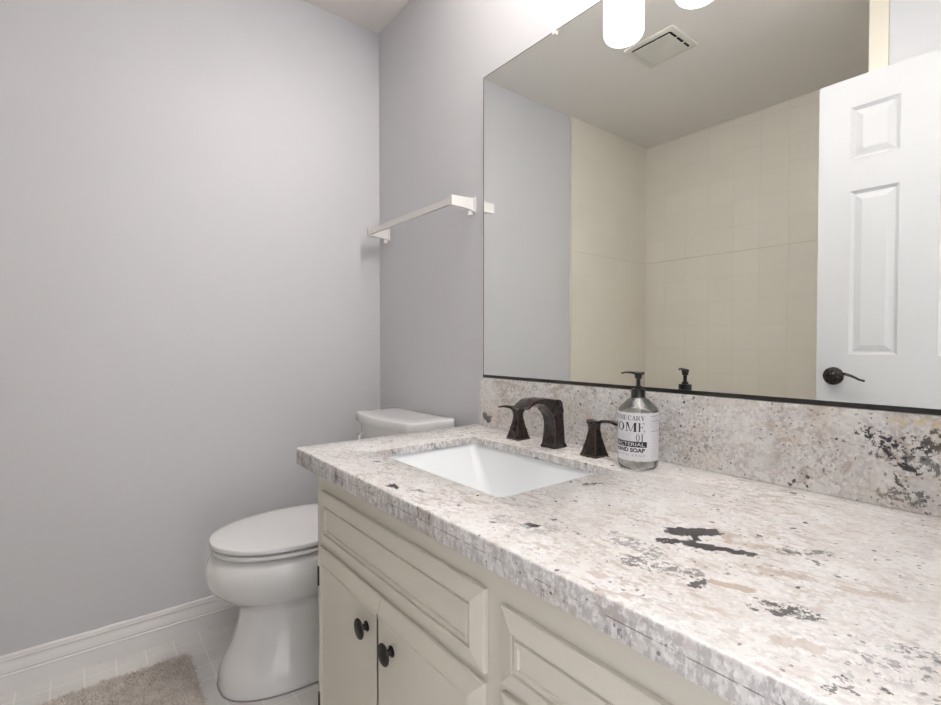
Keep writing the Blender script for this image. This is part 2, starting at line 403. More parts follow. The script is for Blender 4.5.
# ------------------------------------------------------------ door (seen in the mirror)
DX0, DX1, DYF, DYB, DZ0, DZ1 = 1.3415, 1.952, -1.187, -1.222, .012, 2.03
def door_face(bm, y, out):
    xs = [DX0, 1.4400, 1.5850, 1.6850, 1.8300, DX1]
    zs = [DZ0, .22, .80, 1.005, 1.614, 1.726, 1.922, DZ1]
    prof = [(0, 0), (.002, .001), (.011, -.0075), (.013, -.0095), (.016, -.0095), (.037, -.0020), (.039, -.0020)]
    for i in range(5):
        for j in range(7):
            a, c_, d, e = xs[i], xs[i+1], zs[j], zs[j+1]
            if i in (1, 3) and j in (1, 3, 5):
                rings = [[(a+q, y+out*h, d+q), (c_-q, y+out*h, d+q), (c_-q, y+out*h, e-q), (a+q, y+out*h, e-q)] for q, h in prof]
                loft(bm, rings, cap0=False)
            else:
                bm.faces.new([bm.verts.new(p) for p in ((a, y, d), (c_, y, d), (c_, y, e), (a, y, e))])
b = BM(); door_face(b, DYF, 1); door_face(b, DYB, -1)
for x in (DX0, DX1): b.faces.new([b.verts.new(p) for p in ((x, DYF, DZ0), (x, DYB, DZ0), (x, DYB, DZ1), (x, DYF, DZ1))])
for z in (DZ0, DZ1): b.faces.new([b.verts.new(p) for p in ((DX0, DYF, z), (DX1, DYF, z), (DX1, DYB, z), (DX0, DYB, z))])
bmesh.ops.remove_doubles(b, verts=b.verts, dist=.0002)
door = struct('door_1', b, 'door_paint')
def handle(y, out):
    hx, hz = 1.3975, .925
    b = BM(); lathe(b, [(.034, 0), (.034, out*.004), (.031, out*.010), (.022, out*.014), (.013, out*.016), (.012, out*.045)][::1], (hx, y, hz), 36, 'Y')
    h = obj('door_handle', b, 'bronze', door, smooth=True)
    b = BM(); P = []
    for i in range(15):
        u = i/14; P.append((hx-.006+.112*u, y+out*(.044+.008*sin(pi*u)), hz+.002+.012*sin(pi*min(1, u*1.15))-.014*u**2.4))
    tube(b, P, [.0095-.0045*i/14 for i in range(15)], 14, (1.0, .75)); obj('lever', b, 'bronze', h, smooth=True)
handle(DYF, 1); handle(DYB, -1)
for z in (.25, 1.02, 1.80):
    b = BM(); lathe(b, [(.006, 0), (.006, .09)], (DX1+.010, DYF+.004, z-.045), 12); box(b, DX1-.03, DX1+.010, DYF-.0005, DYF+.0015, z-.045, z+.045); obj('hinge', b, 'bronze', door)
b = BM(); box(b, DX0-.0012, DX0+.0005, -1.214, -1.195, .895, .955); obj('latch_plate', b, 'bronze', door)

# ------------------------------------------------------------ mirror
MX0, MX1, MZ0, MZ1 = .7414, 1.962, .9375, 1.9294
t_ = thing('wall_mirror', 'large frameless wall mirror resting on black channel above the granite backsplash', 'mirror', (1.35, 0, MZ0))
b = BM(); box(b, MX0, MX1, 0, .0055, MZ0, MZ1); obj('mirror_glass', b, 'mirror_silver', t_)
b = BM(); box(b, MX0, MX1, -.003, 0-.0002, .9352, .9440); box(b, MX0, MX1, 0, .0055, .9352, .9372); obj('bottom_channel', b, 'black_plastic', t_)
b = BM(); e = .0016
box(b, MX0-e, MX0-.0001, -.0006, .0055, MZ0, MZ1+e); box(b, MX0, MX1, -.0006, .0055, MZ1+.0001, MZ1+e); obj('edge_line', b, 'drain_metal', t_)
for x in (1.054, 1.70):
    b = BM(); box(b, x-.008, x+.008, -.006, .0055, MZ1+.002, MZ1+.012, .0015); box(b, x-.006, x+.006, -.006, -.001, MZ1-.010, MZ1+.004, .0015); obj('mirror_clip', b, 'clear_plastic', t_)

# ------------------------------------------------------------ vanity light
t_ = thing('vanity_light', 'three-shade bath light fixed to the wall over the mirror', 'light fixture', (1.403, 0, 2.09))
b = BM(); box(b, 1.12, 1.686, -.022, .006, 2.055, 2.125, .006, 3); obj('backplate', b, 'white_metal', t_)
for x in (1.193, 1.403, 1.613):
    b = BM(); pts = [(x, -.02, 2.09), (x, -.07, 2.10), (x, -.105, 2.095), (x, -.122, 2.075), (x, -.125, 2.05)]
    tube(b, pts, .008, 12); arm = obj('arm', b, 'white_metal', t_, smooth=True)
    b = BM(); lathe(b, [(.010, .055), (.030, .050), (.034, .040), (.034, .020)], (x, -.125, 2.0), 28); obj('socket_cup', b, 'white_metal', arm, smooth=True)
    b = BM(); r = .054
    prof = [(.001, 0)] + [(r-.022+.022*sin(a), .022-.022*cos(a)) for a in [R(k) for k in range(0, 91, 15)]] + [(r, .06), (r, .118), (r-.004, .130), (r-.016, .136), (.034, .138)]
    lathe(b, prof, (x, -.125, 1.886), 40); obj('glass_shade', b, 'opal_glass', t_, smooth=True)
    # added fill lamp over each shade, bounced off the ceiling to brighten the room
    l = bpy.data.lights.new('fill_uplight', 'AREA'); l.shape = 'DISK'; l.size = .10; l.spread = R(138); l.energy = UPLIGHT_FILL; l.color = (1, .98, .97)
    o = bpy.data.objects.new('fill_uplight', l); COL.objects.link(o); o.location = (x, -.135, 2.07); o.rotation_euler = (R(180-10), 0, 0)

# ------------------------------------------------------------ towel bar
t_ = thing('towel_bar', 'white metal towel bar on the wall between corner and mirror', 'towel bar', (.396, .006, 1.52))
b = BM(); box(b, .083, .680, -.090, -.078, 1.513, 1.536, .0015); obj('bar', b, 'white_metal', t_)
for x, s in ((.083, -1), (.680, 1)):
    b = BM(); box(b, x-.015, x+.015, -.003, .006, 1.497, 1.549, .002)
    def ring(y, hw, z0, z1): return [(x-hw, y, z0), (x+hw, y, z0), (x+hw, y, z1), (x-hw, y, z1)]
    loft(b, [ring(-.002, .011, 1.501, 1.545), ring(-.03, .009, 1.506, 1.543), ring(-.093, .008, 1.508, 1.541)])
    p = obj('bracket', b, 'white_metal', t_)
    b = BM(); box(b, x-.006, x+.006, -.020, -.002, 1.486, 1.502, .002); obj('set_screw', b, 'white_metal', p)

# ------------------------------------------------------------ ceiling vent
t_ = thing('ceiling_vent', 'cream square exhaust fan grille on the ceiling, seen in the mirror', 'vent', (.727, -1.095, HC))
b = BM()
lo = [[(x, y, HC-z) for x, y in rrect(.727-h, .727+h, -1.095-k, -1.095+k, .012, 4)] for h, k, z in ((.126, .115, 0), (.125, .114, .004), (.119, .108, .0062), (.100, .089, .0062), (.100, .089, .003))]
loft(b, lo); obj('flange', b, 'grille_plastic', t_, smooth=True)
b = BM(); box(b, .727-.0995, .727+.0995, -1.095-.0885, -1.095+.0885, HC-.0045, HC-.0030); obj('opening_shade', b, 'gap_shade', t_)  # black sheet standing in for the shade inside the vent gap
b = BM(); box(b, .727-.096, .727+.088, -1.095-.087, -1.095+.077, HC-.0085, HC-.0055, .001); obj('cover_panel', b, 'grille_plastic', t_)
for i in range(2):
    b = BM(); y = -1.095-.035+i*.06; box(b, .727+.0870, .727+.0995, y-.003, y+.003, HC-.0075, HC-.0045); obj('grille_rib', b, 'grille_plastic', t_)

# ------------------------------------------------------------ vanity cabinet
CX0, CX1, CY, CZ0, CZ1 = .7928, 1.973, -.5919, .095, .7340
t_ = thing('vanity_cabinet', 'cream painted vanity cabinet with raised-panel doors and drawers under granite', 'cabinet', (1.38, -.3, 0))
b = BM()
box(b, CX0, CX0+.018, CY+.018, .0055, 0, CZ1)              # side
box(b, CX1-.018, CX1, CY+.018, .0055, 0, CZ1); box(b, CX0+.018, CX1-.018, -.01, .0055, CZ0, CZ1)
box(b, CX0+.018, CX1-.018, CY+.018, -.01, CZ0, CZ0+.018); box(b, CX0+.018, CX1-.018, CY+.075, CY+.09, 0, CZ0)
obj('body', b, 'cabinet_paint', t_)
b = BM()
def stile(x0, x1, z0, z1): box(b, x0, x1, CY, CY+.0185, z0, z1)
stile(CX0, .852, CZ0, CZ1); stile(1.445, 1.512, CZ0, CZ1); stile(1.93, CX1, CZ0, CZ1)
for x0, x1 in ((.852, 1.445), (1.512, 1.93)): stile(x0, x1, .675, CZ1); stile(x0, x1, CZ0, .13)
stile(.852, 1.445, .52, .575); stile(1.512, 1.93, .555, .59); stile(1.512, 1.93, .34, .37)
obj('face_frame', b, 'cabinet_paint', t_)
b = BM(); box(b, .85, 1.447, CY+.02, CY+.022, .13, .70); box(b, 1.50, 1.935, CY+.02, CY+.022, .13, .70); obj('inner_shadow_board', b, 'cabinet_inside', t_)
PF = [(0, .0005), (0, .0080), (.0015, .0095), (.0260, .0150), (.0272, .0150), (.0280, .0105), (.0325, .0105), (.0333, .0148), (.0395, .0150), (.0403, .0110), (.0460, .0112)]
def front(name, x0, x1, z0, z1, prof=PF, seam=0):
    # seam: -1 / +1 = the plain side where two doors meet
    b = BM(); rings = []
    for i, d in prof:
        il = min(i, .0003) if seam == -1 else i; ir = min(i, .0003) if seam == 1 else i
        rings.append([(x0+il, CY-d, z0+i), (x1-ir, CY-d, z0+i), (x1-ir, CY-d, z1-i), (x0+il, CY-d, z1-i)])
    loft(b, rings); return obj(name, b, 'cabinet_paint', t_)
front('drawer_front', .8385, 1.4605, .5610, .6870)
PD = [(0, .0005), (0, .0060), (.0020, .0080), (.0250, .0165), (.0280, .0170), (.0295, .0150), (.0320, .0150), (.0335, .0168), (.0365, .0170), (.0385, .0152), (.0450, .0150)]
dA = front('door', .8190, 1.1428, .115, .5450, PD, seam=1); dB = front('door', 1.1432, 1.4590, .115, .5450, PD, seam=-1)
drs = [front('drawer', 1.4975, 1.940, .5700, .6800), front('drawer', 1.4975, 1.940, .3560, .5560), front('drawer', 1.4975, 1.940, .115, .345)]
def knob(px, pz, par, y0=CY-.0148):
    b = BM(); lathe(b, [(.0105, 0), (.0105, -.002), (.0065, -.004), (.0050, -.010), (.0070, -.014), (.0190, -.0158), (.0207, -.0175), (.0200, -.0195), (.017, -.0206), (.001, -.0210)], (px, y0, pz), 28, 'Y')
    obj('knob', b, 'knob_bronze', par, smooth=True)
knob(1.0945, .470, dA); knob(1.1970, .468, dB)
for d, z in zip(drs[1:], (.46, .23)): knob(1.72, z, d)
for x, sg in ((.8015, 1), (1.4720, -1)):
    for z in (.462, .140):
        b = BM(); box(b, x-.0062, x+.0062, CY-.0035, CY-.0004, z-.022, z+.022, .0008)
        lathe(b, [(.0032, -.022), (.0032, .022)], (x+sg*.0075, CY-.0050, z), 12); obj('hinge', b, 'knob_bronze', t_)

# ------------------------------------------------------------ countertop with sink cutout
SX0, SX1, SY0, SY1 = .885, 1.365, -.483, -.158
KX0, KX1, KY0, KY1, KZ = .7151, 1.974, -.6208, .0055, .7757
t_ = thing('countertop', 'speckled white granite countertop on the vanity cabinet', 'countertop', (0, 0, 0))
b = BM()
def kr(i, z): return [b.verts.new((x, y, z)) for x, y in rrect(KX0+i, KX1-i, KY0+i, KY1-i, .006, 3)]
def link(A, B_):
    for i in range(len(A)): j = (i+1) % len(A); b.faces.new((A[i], A[j], B_[j], B_[i]))
L = [kr(.035, KZ-.0203), kr(.035, KZ-.0412), kr(.001, KZ-.0412), kr(0, KZ-.040), kr(0, KZ-.0045), kr(.0008, KZ-.0018), kr(.0022, KZ-.0006), kr(.0050, KZ)]
for p, q in zip(L, L[1:]): link(p, q)
def sr(i, z, r=.014): return [b.verts.new((x, y, z)) for x, y in rrect(SX0-i, SX1+i, SY0-i, SY1+i, r+i, 6)]
S_ = [sr(.0015, KZ), sr(.0003, KZ-.0006), sr(0, KZ-.002), sr(0, KZ-.0203)]
for p, q in zip(S_, S_[1:]): link(p, q)
poly_holes(b, [L[-1], S_[0]]); poly_holes(b, [L[0], S_[-1]])
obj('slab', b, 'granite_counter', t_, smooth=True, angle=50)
# under-mounted basin
sk = thing('sink_basin', 'white rectangular undermount sink set in the granite countertop', 'sink', (1.13, -.32, KZ-.16))
b = BM()
rows = [(.020, .020, -.0205, .03), (.004, .004, -.0206, .03), (.003, .003, -.026, .025), (0, 0, -.030, .022), (-.014, -.006, -.046, .022), (-.050, -.020, -.074, .024), (-.090, -.036, -.104, .026), (-.122, -.052, -.128, .028), (-.150, -.070, -.141, .030), (-.19, -.10, -.146, .03), (-.222, -.145, -.148, .015)]
lower = [(-.21, -.13, -.160, .02), (-.13, -.05, -.150, .04), (-.06, -.01, -.10, .04), (.012, .012, -.035, .04), (.020, .020, -.0305, .03)]
def basin_ring(ix, iy, z, r): return [(x, y, KZ+z) for x, y in rrect(SX0-ix, SX1+ix, SY0-iy, SY1+iy, r, 8)]
loft(b, [basin_ring(*q) for q in lower + rows]); obj('basin', b, 'sink_porcelain', sk, smooth=True, angle=60)
b = BM(); lathe(b, [(.001, 0), (.010, 0), (.022, .0012), (.030, .0012), (.032, 0)], (1.13, -.32, KZ-.1478), 28); obj('drain', b, 'drain_metal', sk, smooth=True)

# backsplash
b = BM(); box(b, .7330, KX1, -.012, .0055, KZ+.0004, .9344, .0012, 2)
tag(obj('backsplash', b, 'granite_backsplash'), 'grey-white granite backsplash with black flecks standing along the mirror wall', 'backsplash')

# ------------------------------------------------------------ faucet
KZF = KZ+.0003
def sq(cx, cy, h, z, r=None, rot=0):
    r = r if r is not None else h*.12
    o = []
    for x, y in rrect(-h, h, -h, h, r, 3): o.append((cx+x*cos(rot)-y*sin(rot), cy+x*sin(rot)+y*cos(rot), z))
    return o
fx, fy = 1.1290, -.0830
t_ = thing('faucet', 'oil-rubbed bronze faucet with curved spout and two lever handles behind the sink', 'faucet', (fx, fy, KZF))
b = BM(); loft(b, [sq(fx, fy, .0252, KZF), sq(fx, fy, .0258, KZF+.003), sq(fx, fy, .0240, KZF+.007), sq(fx, fy, .0225, KZF+.010)]); obj('base', b, 'bronze', t_)
b = BM()
# side profile: (y,z) top/back line and underside/front line, swept in width along x
back = [(.019, .008), (.0175, .045), (.0150, .085), (.0110, .1205), (-.020, .1265), (-.045, .1310), (-.062, .1325), (-.085, .1315), (-.100, .1280), (-.113, .1210), (-.122, .1140)]
frt = [(-.021, .008), (-.0180, .030), (-.0165, .056), (-.0215, .079), (-.0335, .0965), (-.050, .1100), (-.062, .1165), (-.078, .1210), (-.092, .1200), (-.105, .1155), (-.1170, .1095)]
n_ = 28; rings = []
def samp(P, u):
    k = u*(len(P)-1); i = min(int(k), len(P)-2); f = k-i
    row = [(j, p[0], p[1]) for j, p in enumerate(P)]
    return crom(row, k)
for i in range(n_+1):
    u = i/n_; (by, bz), (gy, gz) = samp(back, u), samp(frt, u)
    w = .0225 - .0040*sin(pi*min(1, u*1.6))*(1 if u < .62 else 1) + .001*u
    if u > .62: w = max(w, .0195+.0045*(u-.62)/.38)
    c_ = .0022
    rings.append([(fx-w, fy+by, KZF+bz-0), (fx-w+c_, fy+by, KZF+bz+c_*.5), (fx+w-c_, fy+by, KZF+bz+c_*.5), (fx+w, fy+by, KZF+bz),
                  (fx+w, fy+gy, KZF+gz), (fx+w-c_, fy+gy, KZF+gz-c_*.5), (fx-w+c_, fy+gy, KZF+gz-c_*.5), (fx-w, fy+gy, KZF+gz)])
loft(b, rings); sp_ = obj('spout', b, 'bronze', t_, smooth=True, angle=38)
# copper wear line along the spout's right and left edges
b = BM()
for sx in (-1, 1):
    pts = []
    for i in range(n_+1):
        u = i/n_; (gy, gz) = samp(frt, u)
        w = .0225 - .0040*sin(pi*min(1, u*1.6)) + .001*u
        if u > .62: w = max(w, .0195+.0045*(u-.62)/.38)
        pts.append((fx+sx*w, fy+gy, KZF+gz))
    tube(b, pts, .0007, 6)
    pts = []
    for i in range(10, n_+1):
        u = i/n_; (by, bz) = samp(back, u); w = .0225 - .0040*sin(pi*min(1, u*1.6)) + .001*u
        if u > .62: w = max(w, .0195+.0045*(u-.62)/.38)
        pts.append((fx+sx*w, fy+by, KZF+bz))
    tube(b, pts, .0007, 6)
obj('worn_edge', b, 'bronze_edge', sp_)
b = BM(); lathe(b, [(.0028, 0), (.0028, .040), (.0055, .043), (.0060, .050), (.0040, .054), (.001, .055)], (fx, fy+.031, KZF+.045), 16)
lathe(b, [(.003, 0), (.003, .046)], (fx, fy+.031, KZF), 12)
obj('lift_rod', b, 'bronze', t_, smooth=True)

def faucet_handle(cx, cy, s):
    rot = 0
    b = BM(); R_ = [(.0240, 0), (.0245, .003), (.0235, .006), (.0220, .008), (.0175, .026), (.0130, .046), (.0105, .062), (.0105, .072), (.0130, .080)]
    rows = [[z, h] for h, z in R_]
    loft(b, [sq(cx, cy, h, KZF+z, h*.06, rot) for h, z in R_[:3]]); zz = [.006+.074*k/14 for k in range(15)]
    loft(b, [sq(cx, cy, crom(rows, z)[0], KZF+z, .0015, rot) for z in zz]); st = obj('handle', b, 'bronze', t_, smooth=True, angle=30)
    b = BM()
    for ax, ay in ((1, -1), (-1, -1), (1, 1), (-1, 1)):
        tube(b, [(cx+ax*(crom(rows, z)[0]-.0004), cy+ay*(crom(rows, z)[0]-.0004), KZF+z) for z in zz[1:-1]], .0006, 6)
    tube(b, [(x, y, z) for x, y, z in sq(cx, cy, .0243, KZF+.0035, .002)] + [sq(cx, cy, .0243, KZF+.0035, .002)[0]], .0006, 6)
    obj('worn_edge', b, 'bronze_edge', st)
    b = BM(); rings = []
    for i in range(17):
        u = i/16; x = cx+s*(-.0135+.084*u); z = KZF+.0825+.003*sin(u*pi)-.004*sin(min(1, u*2)*pi)+.006*u*u - (.004*max(0, u-.8)/.2)
        hw = .0130-.0055*sin(pi*min(1, u*1.1))*1.0 + .001*u; ht = .0050-.0024*u
        rings.append([(x, cy-hw, z-ht*.6), (x, cy-hw*.75, z-ht), (x, cy+hw*.75, z-ht), (x, cy+hw, z-ht*.6), (x, cy+hw, z+ht*.6), (x, cy+hw*.8, z+ht), (x, cy-hw*.8, z+ht), (x, cy-hw, z+ht*.6)])
    loft(b, rings); obj('lever', b, 'bronze', st, smooth=True, angle=40)
faucet_handle(.9920, -.081, -1)
faucet_handle(1.2610, -.085, 1)

# ------------------------------------------------------------ soap bottle
bx, by_ = 1.3905, -.1000; BR_ = .0425
t_ = thing('soap_dispenser', 'clear hand soap bottle with printed white label and black pump', 'soap bottle', (bx, by_, KZF))
prof = [(.001, .004), (.030, .003), (.034, 0), (.039, .003), (.0422, .010), (BR_, .018), (BR_, .125), (.0415, .130), (.0375, .135), (.0300, .142), (.0215, .150), (.0160, .154), (.0130, .158), (.0130, .166)]
b = BM(); lathe(b, prof, (bx, by_, KZF), 56)
obj('bottle', b, 'bottle_glass', t_, smooth=True, angle=60)
pl = [(.001, .0075), (.030, .0065), (.036, .008), (.0402, .014), (.0408, .020), (.0408, .124), (.0395, .1285), (.0345, .1355), (.0280, .1415), (.0200, .1490), (.0125, .1545), (.001, .1550)]
b = BM(); lathe(b, pl, (bx, by_, KZF), 48); obj('liquid_soap', b, 'soap_liquid', t_, smooth=True, angle=50)
b = BM(); lathe(b, [(.0135, .1520), (.0147, .1522), (.0150, .1540), (.0150, .170), (.0143, .1725), (.0080, .1730), (.0075, .178), (.0055, .1785), (.0055, .180)], (bx, by_, KZF), 32)
pump = obj('pump_collar', b, 'black_plastic', t_, smooth=True)
b = BM(); lathe(b, [(.0042, .178), (.0045, .1945), (.0070, .1950), (.0078, .2010), (.0090, .2050), (.0092, .2075), (.0080, .2085), (.001, .2088)], (bx, by_, KZF), 24)
dx, dy = -.78, -.62
tube(b, [(bx-dx*.012, by_-dy*.012, KZF+.2070), (bx, by_, KZF+.2068), (bx+dx*.020, by_+dy*.020, KZF+.2090), (bx+dx*.030, by_+dy*.030, KZF+.2085), (bx+dx*.036, by_+dy*.036, KZF+.2065)], [.003, .0038, .0026, .0023, .0022], 12)
obj('pump_head', b, 'black_plastic', t_, smooth=True)
b = BM(); lathe(b, [(.0025, .010), (.0025, .175)], (bx, by_, KZF), 10); obj('dip_tube', b, 'clear_plastic', t_, smooth=True)
# label wrapped round the bottle; angle 0 faces the room's doorway corner
view = math.atan2(CAM.y-by_, CAM.x-bx)
def wrap(a, z, r): return (bx+r*cos(view+a), by_+r*sin(view+a), z)    # a > 0 = to the right as one reads
b = BM(); N = 96; A0, A1 = R(-150), R(125)
loft(b, [[wrap(A0+(A1-A0)*i/N, z, r) for i in range(N+1)] for z, r in ((.7975, BR_+.0001), (.7975, BR_+.0004), (.9005, BR_+.0004), (.9005, BR_+.0001))], closed=False, cap0=False, cap1=False)
lab = obj('label', b, 'label_paper', t_, smooth=True)
RL = BR_+.0007
def quads(bm, Q, ox, oz, w, h, seg=6):
    """Q: 4-point polygons in unit letter space, laid on the cylinder"""
    for q in Q:
        vs_ = [bm.verts.new(wrap((ox+x*w)/RL, oz+y*h, RL)) for x, y in q]
        bm.faces.new(vs_)
def st(x0, y0, x1, y1, w0, w1=None):     # stroke with horizontal width
    w1 = w0 if w1 is None else w1
    return [(x0-w0/2, y0), (x0+w0/2, y0), (x1+w1/2, y1), (x1-w1/2, y1)]
def hb(x0, x1, y, t): return [(x0, y-t/2), (x1, y-t/2), (x1, y+t/2), (x0, y+t/2)]
def ringg(cx, cy, rx, ry, tx, ty, n=18, a0=0, a1=360):
    Q = []
    for i in range(n):
        a, c_ = R(a0+(a1-a0)*i/n), R(a0+(a1-a0)*(i+1)/n)
        Q.append([(cx+rx*cos(a), cy+ry*sin(a)), (cx+rx*cos(c_), cy+ry*sin(c_)), (cx+(rx-tx)*cos(c_), cy+(ry-ty)*sin(c_)), (cx+(rx-tx)*cos(a), cy+(ry-ty)*sin(a))])
    return Q
TK, TN = .20, .06
G = {
 'O': ringg(.5, .5, .48, .52, TK, TN), '0': ringg(.5, .5, .42, .52, TK*.9, TN),
 'C': ringg(.53, .5, .48, .52, TK, TN, 14, 40, 320)+[st(.88, .62, .88, .95, .06)],
 'H': [st(.18, 0, .18, 1, TK), st(.82, 0, .82, 1, TK), hb(.18, .82, .5, TN), hb(.0, .36, .02, TN), hb(.64, 1, .02, TN), hb(.0, .36, .98, TN), hb(.64, 1, .98, TN)],
 'M': [st(.13, 0, .13, 1, .07), st(.86, 0, .86, 1, TK*.95), st(.46, 0, .18, 1, .04, TK*.95), st(.50, 0, .82, 1, .05, .05), hb(0, .26, .02, TN), hb(.70, 1, .02, TN), hb(0, .2, .98, TN), hb(.8, 1, .98, TN)],
 'E': [st(.2, 0, .2, 1, TK), hb(.0, .9, .03, TN), hb(.0, .86, .97, TN), hb(.2, .66, .5, TN), st(.90, 0, .94, .28, .05), st(.86, .74, .86, 1, .05), st(.66, .38, .66, .62, .05)],
 'A': [st(.14, 0, .5, 1, .05), st(.84, 0, .50, 1, TK), hb(.26, .72, .34, TN), hb(0, .28, .02, TN), hb(.66, 1, .02, TN)],
 'R': [st(.18, 0, .18, 1, TK), st(.88, 0, .48, .5, TK), hb(0, .36, .02, TN), hb(.0, .55, .97, TN), hb(.2, .55, .48, TN), hb(.74, 1, .02, TN)]+ringg(.52, .73, .34, .27, TK*.85, TN, 8, -90, 90),
 'Y': [st(.5, 0, .5, .5, TK), st(.5, .42, .14, 1, TK), st(.52, .42, .88, 1, .05), hb(.32, .68, .02, TN), hb(0, .3, .98, TN), hb(.74, 1, .98, TN)],
 'T': [st(.5, 0, .5, 1, TK), hb(.04, .96, .97, TN), st(.06, .72, .06, 1, .05), st(.94, .72, .94, 1, .05), hb(.3, .7, .02, TN)],
 'P': [st(.18, 0, .18, 1, TK), hb(0, .36, .02, TN), hb(.0, .55, .97, TN), hb(.2, .55, .45, TN)]+ringg(.52, .71, .34, .28, TK*.85, TN, 8, -90, 90),
 '1': [st(.5, 0, .5, 1, .34), hb(.2, .8, .02, TN), hb(.2, .8, .98, TN)]}
WD = {'M': 1.75, 'O': 1.4, 'H': 1.15, '1': .6, '0': .9}
def serif(word, a_end, z0, h, w, gap, name='label_print'):
    b = BM(); x = a_end*RL
    for ch in reversed(word):
        ww = w*WD.get(ch, 1); x -= ww; quads(b, G[ch], x, z0, ww, h); x -= gap
    return obj(name, b, 'label_ink', lab)
serif('APOTHECARY', R(18.5), .8845, .0098, .0086, .0007)
serif('HOME', R(19), .8605, .0190, .0142, .0028)
serif('01', R(15), .8405, .0148, .0100, .0012)
def sans(text, a_end, z0, h, ink, width=None, space=1.0, bold=0):
    cu = bpy.data.curves.new('txt', 'FONT'); cu.body = text; cu.size = 1; cu.space_character = space; cu.fill_mode = 'FRONT'; cu.offset = bold
    o = bpy.data.objects.new('txt', cu); COL.objects.link(o)
    dg = bpy.context.evaluated_depsgraph_get(); me = bpy.data.meshes.new_from_object(o.evaluated_get(dg))
    bpy.data.objects.remove(o)
    xs = [v.co.x for v in me.vertices]; ys = [v.co.y for v in me.vertices]
    x1, y0, y1 = max(xs), min(ys), max(ys); k = h/(y1-y0); kx = k if width is None else width/(x1-min(xs))
    for v in me.vertices: v.co = Vector(wrap(a_end+(v.co.x-x1)*kx/(RL+.0001), z0+(v.co.y-y0)*k, RL+.0002)) - OFF[lab]
    me.materials.clear(); me.materials.append(MATS[ink])
    q = bpy.data.objects.new('label_print', me); COL.objects.link(q); q.parent = lab; return q
b = BM(); Q = 30; a0, a1 = R(-125), R(24.5)
for i in range(Q):
    f0, f1 = a0+(a1-a0)*i/Q, a0+(a1-a0)*(i+1)/Q
    b.faces.new([b.verts.new(wrap(a, z, RL)) for a, z in ((f0, .8275), (f1, .8275), (f1, .8395), (f0, .8395))])
obj('label_band', b, 'label_ink', lab)
sans('ANTIBACTERIAL', R(18), .8298, .0074, 'label_paper', width=.105)
sans('HAND SOAP', R(19), .8165, .0090, 'label_ink', width=.070, bold=.04)
sans('LEMON SAGE', R(19), .8078, .0048, 'label_ink_grey', width=.072, space=1.5)
b = BM()
def hline(a0, a1, z, t=.0004):
    k = 14
    for i in range(k):
        f0, f1 = a0+(a1-a0)*i/k, a0+(a1-a0)*(i+1)/k
        b.faces.new([b.verts.new(wrap(a, zz_, RL)) for a, zz_ in ((f0, z), (f1, z), (f1, z+t), (f0, z+t))])
hline(A0, A1, .8985, .0006); hline(A0, A1, .7985, .0006); hline(R(-120), R(20), .8572, .0003)
for k in range(17): hline(R(36+random.random()*4), R(62+random.random()*40), .893-.0053*k, .0004 if k not in (0, 2, 6) else .0013)
for k in range(4): hline(R(-75), R(-18-random.random()*6), .853-.0036*k, .0005)
obj('fine_print', b, 'label_ink_grey', lab)

# ------------------------------------------------------------ toilet
tx = .385
t_ = thing('toilet', 'white two-piece toilet with closed lid between the vanity and left wall', 'toilet', (tx, -.45, 0))
rows = [  # z, half width, front y, back y, exponent
 [.000, .150, -.742, -.160, 2.5], [.012, .152, -.745, -.160, 2.5], [.060, .144, -.737, -.165, 2.4], [.120, .128, -.708, -.170, 2.3],
 [.180, .117, -.688, -.165, 2.2], [.235, .114, -.683, -.150, 2.15], [.255, .126, -.700, -.130, 2.1], [.278, .150, -.734, -.110, 2.1],
 [.310, .174, -.764, -.080, 2.1], [.345, .186, -.777, -.060, 2.1], [.375, .187, -.775, -.050, 2.15], [.400, .180, -.761, -.045, 2.2], [.409, .169, -.748, -.045, 2.2], [.414, .160, -.738, -.05, 2.2]]
b = BM(); R2 = []
for i in range(61):
    z = .414*i/60; q = crom(rows, z); R2.append([(x, y, z) for x, y in sellipse(tx, -.46 if z > .24 else -.45, q[0], q[1], q[2], q[3], 64)])
loft(b, R2); obj('bowl', b, 'porcelain', t_, smooth=True, angle=60)
def seatpart(name, z0, z1, grow, mat, dome=0, rnd=.004):
    b = BM(); yf, yb, hw = -.760-grow, -.262, .180+grow
    rr = [(rnd, z0), (rnd*.3, z0+rnd*.3), (0, z0+rnd), (0, z1-rnd), (rnd*.3, z1-rnd*.3), (rnd, z1)]
    if dome: rr += [(.02, z1+dome*.35), (.05, z1+dome*.7), (.10, z1+dome*.95), (.16, z1+dome)]
    loft(b, [[(x, y, z) for x, y in sellipse(tx, -.50, hw-i, yf+i, yb-i*(.6), 2.15, 72)] for i, z in rr]); return obj(name, b, mat, t_, smooth=True, angle=60)
seatpart('seat', .4210, .4325, .001, 'seat_plastic', rnd=.002)
seatpart('lid', .4395, .4535, .003, 'seat_plastic', dome=.006, rnd=.0025)
for s in (-.075, .075):
    b = BM(); box(b, tx+s-.018, tx+s+.018, -.272, -.235, .414, .455, .006, 3); obj('lid_hinge', b, 'seat_plastic', t_, smooth=True)
def dens(L):      # subdivide the front edge so that it can bow
    out = []
    for i in range(len(L)):
        out.append(L[i]); a, c_ = L[i], L[(i+1) % len(L)]
        if abs(a[0]-c_[0]) > .1:
            for k in range(1, 10): out.append((a[0]+(c_[0]-a[0])*k/10, a[1]+(c_[1]-a[1])*k/10))
    return out
def tring(hw, yf, yb, z, bow, r=.03):
    out = []
    for x, y in dens(rrect(-hw, hw, yf, yb, r, 6)):
        out.append((tx+.007+x, y - (bow*(1-(x/hw)**2) if y < (yf+yb)/2 else 0), z))
    return out
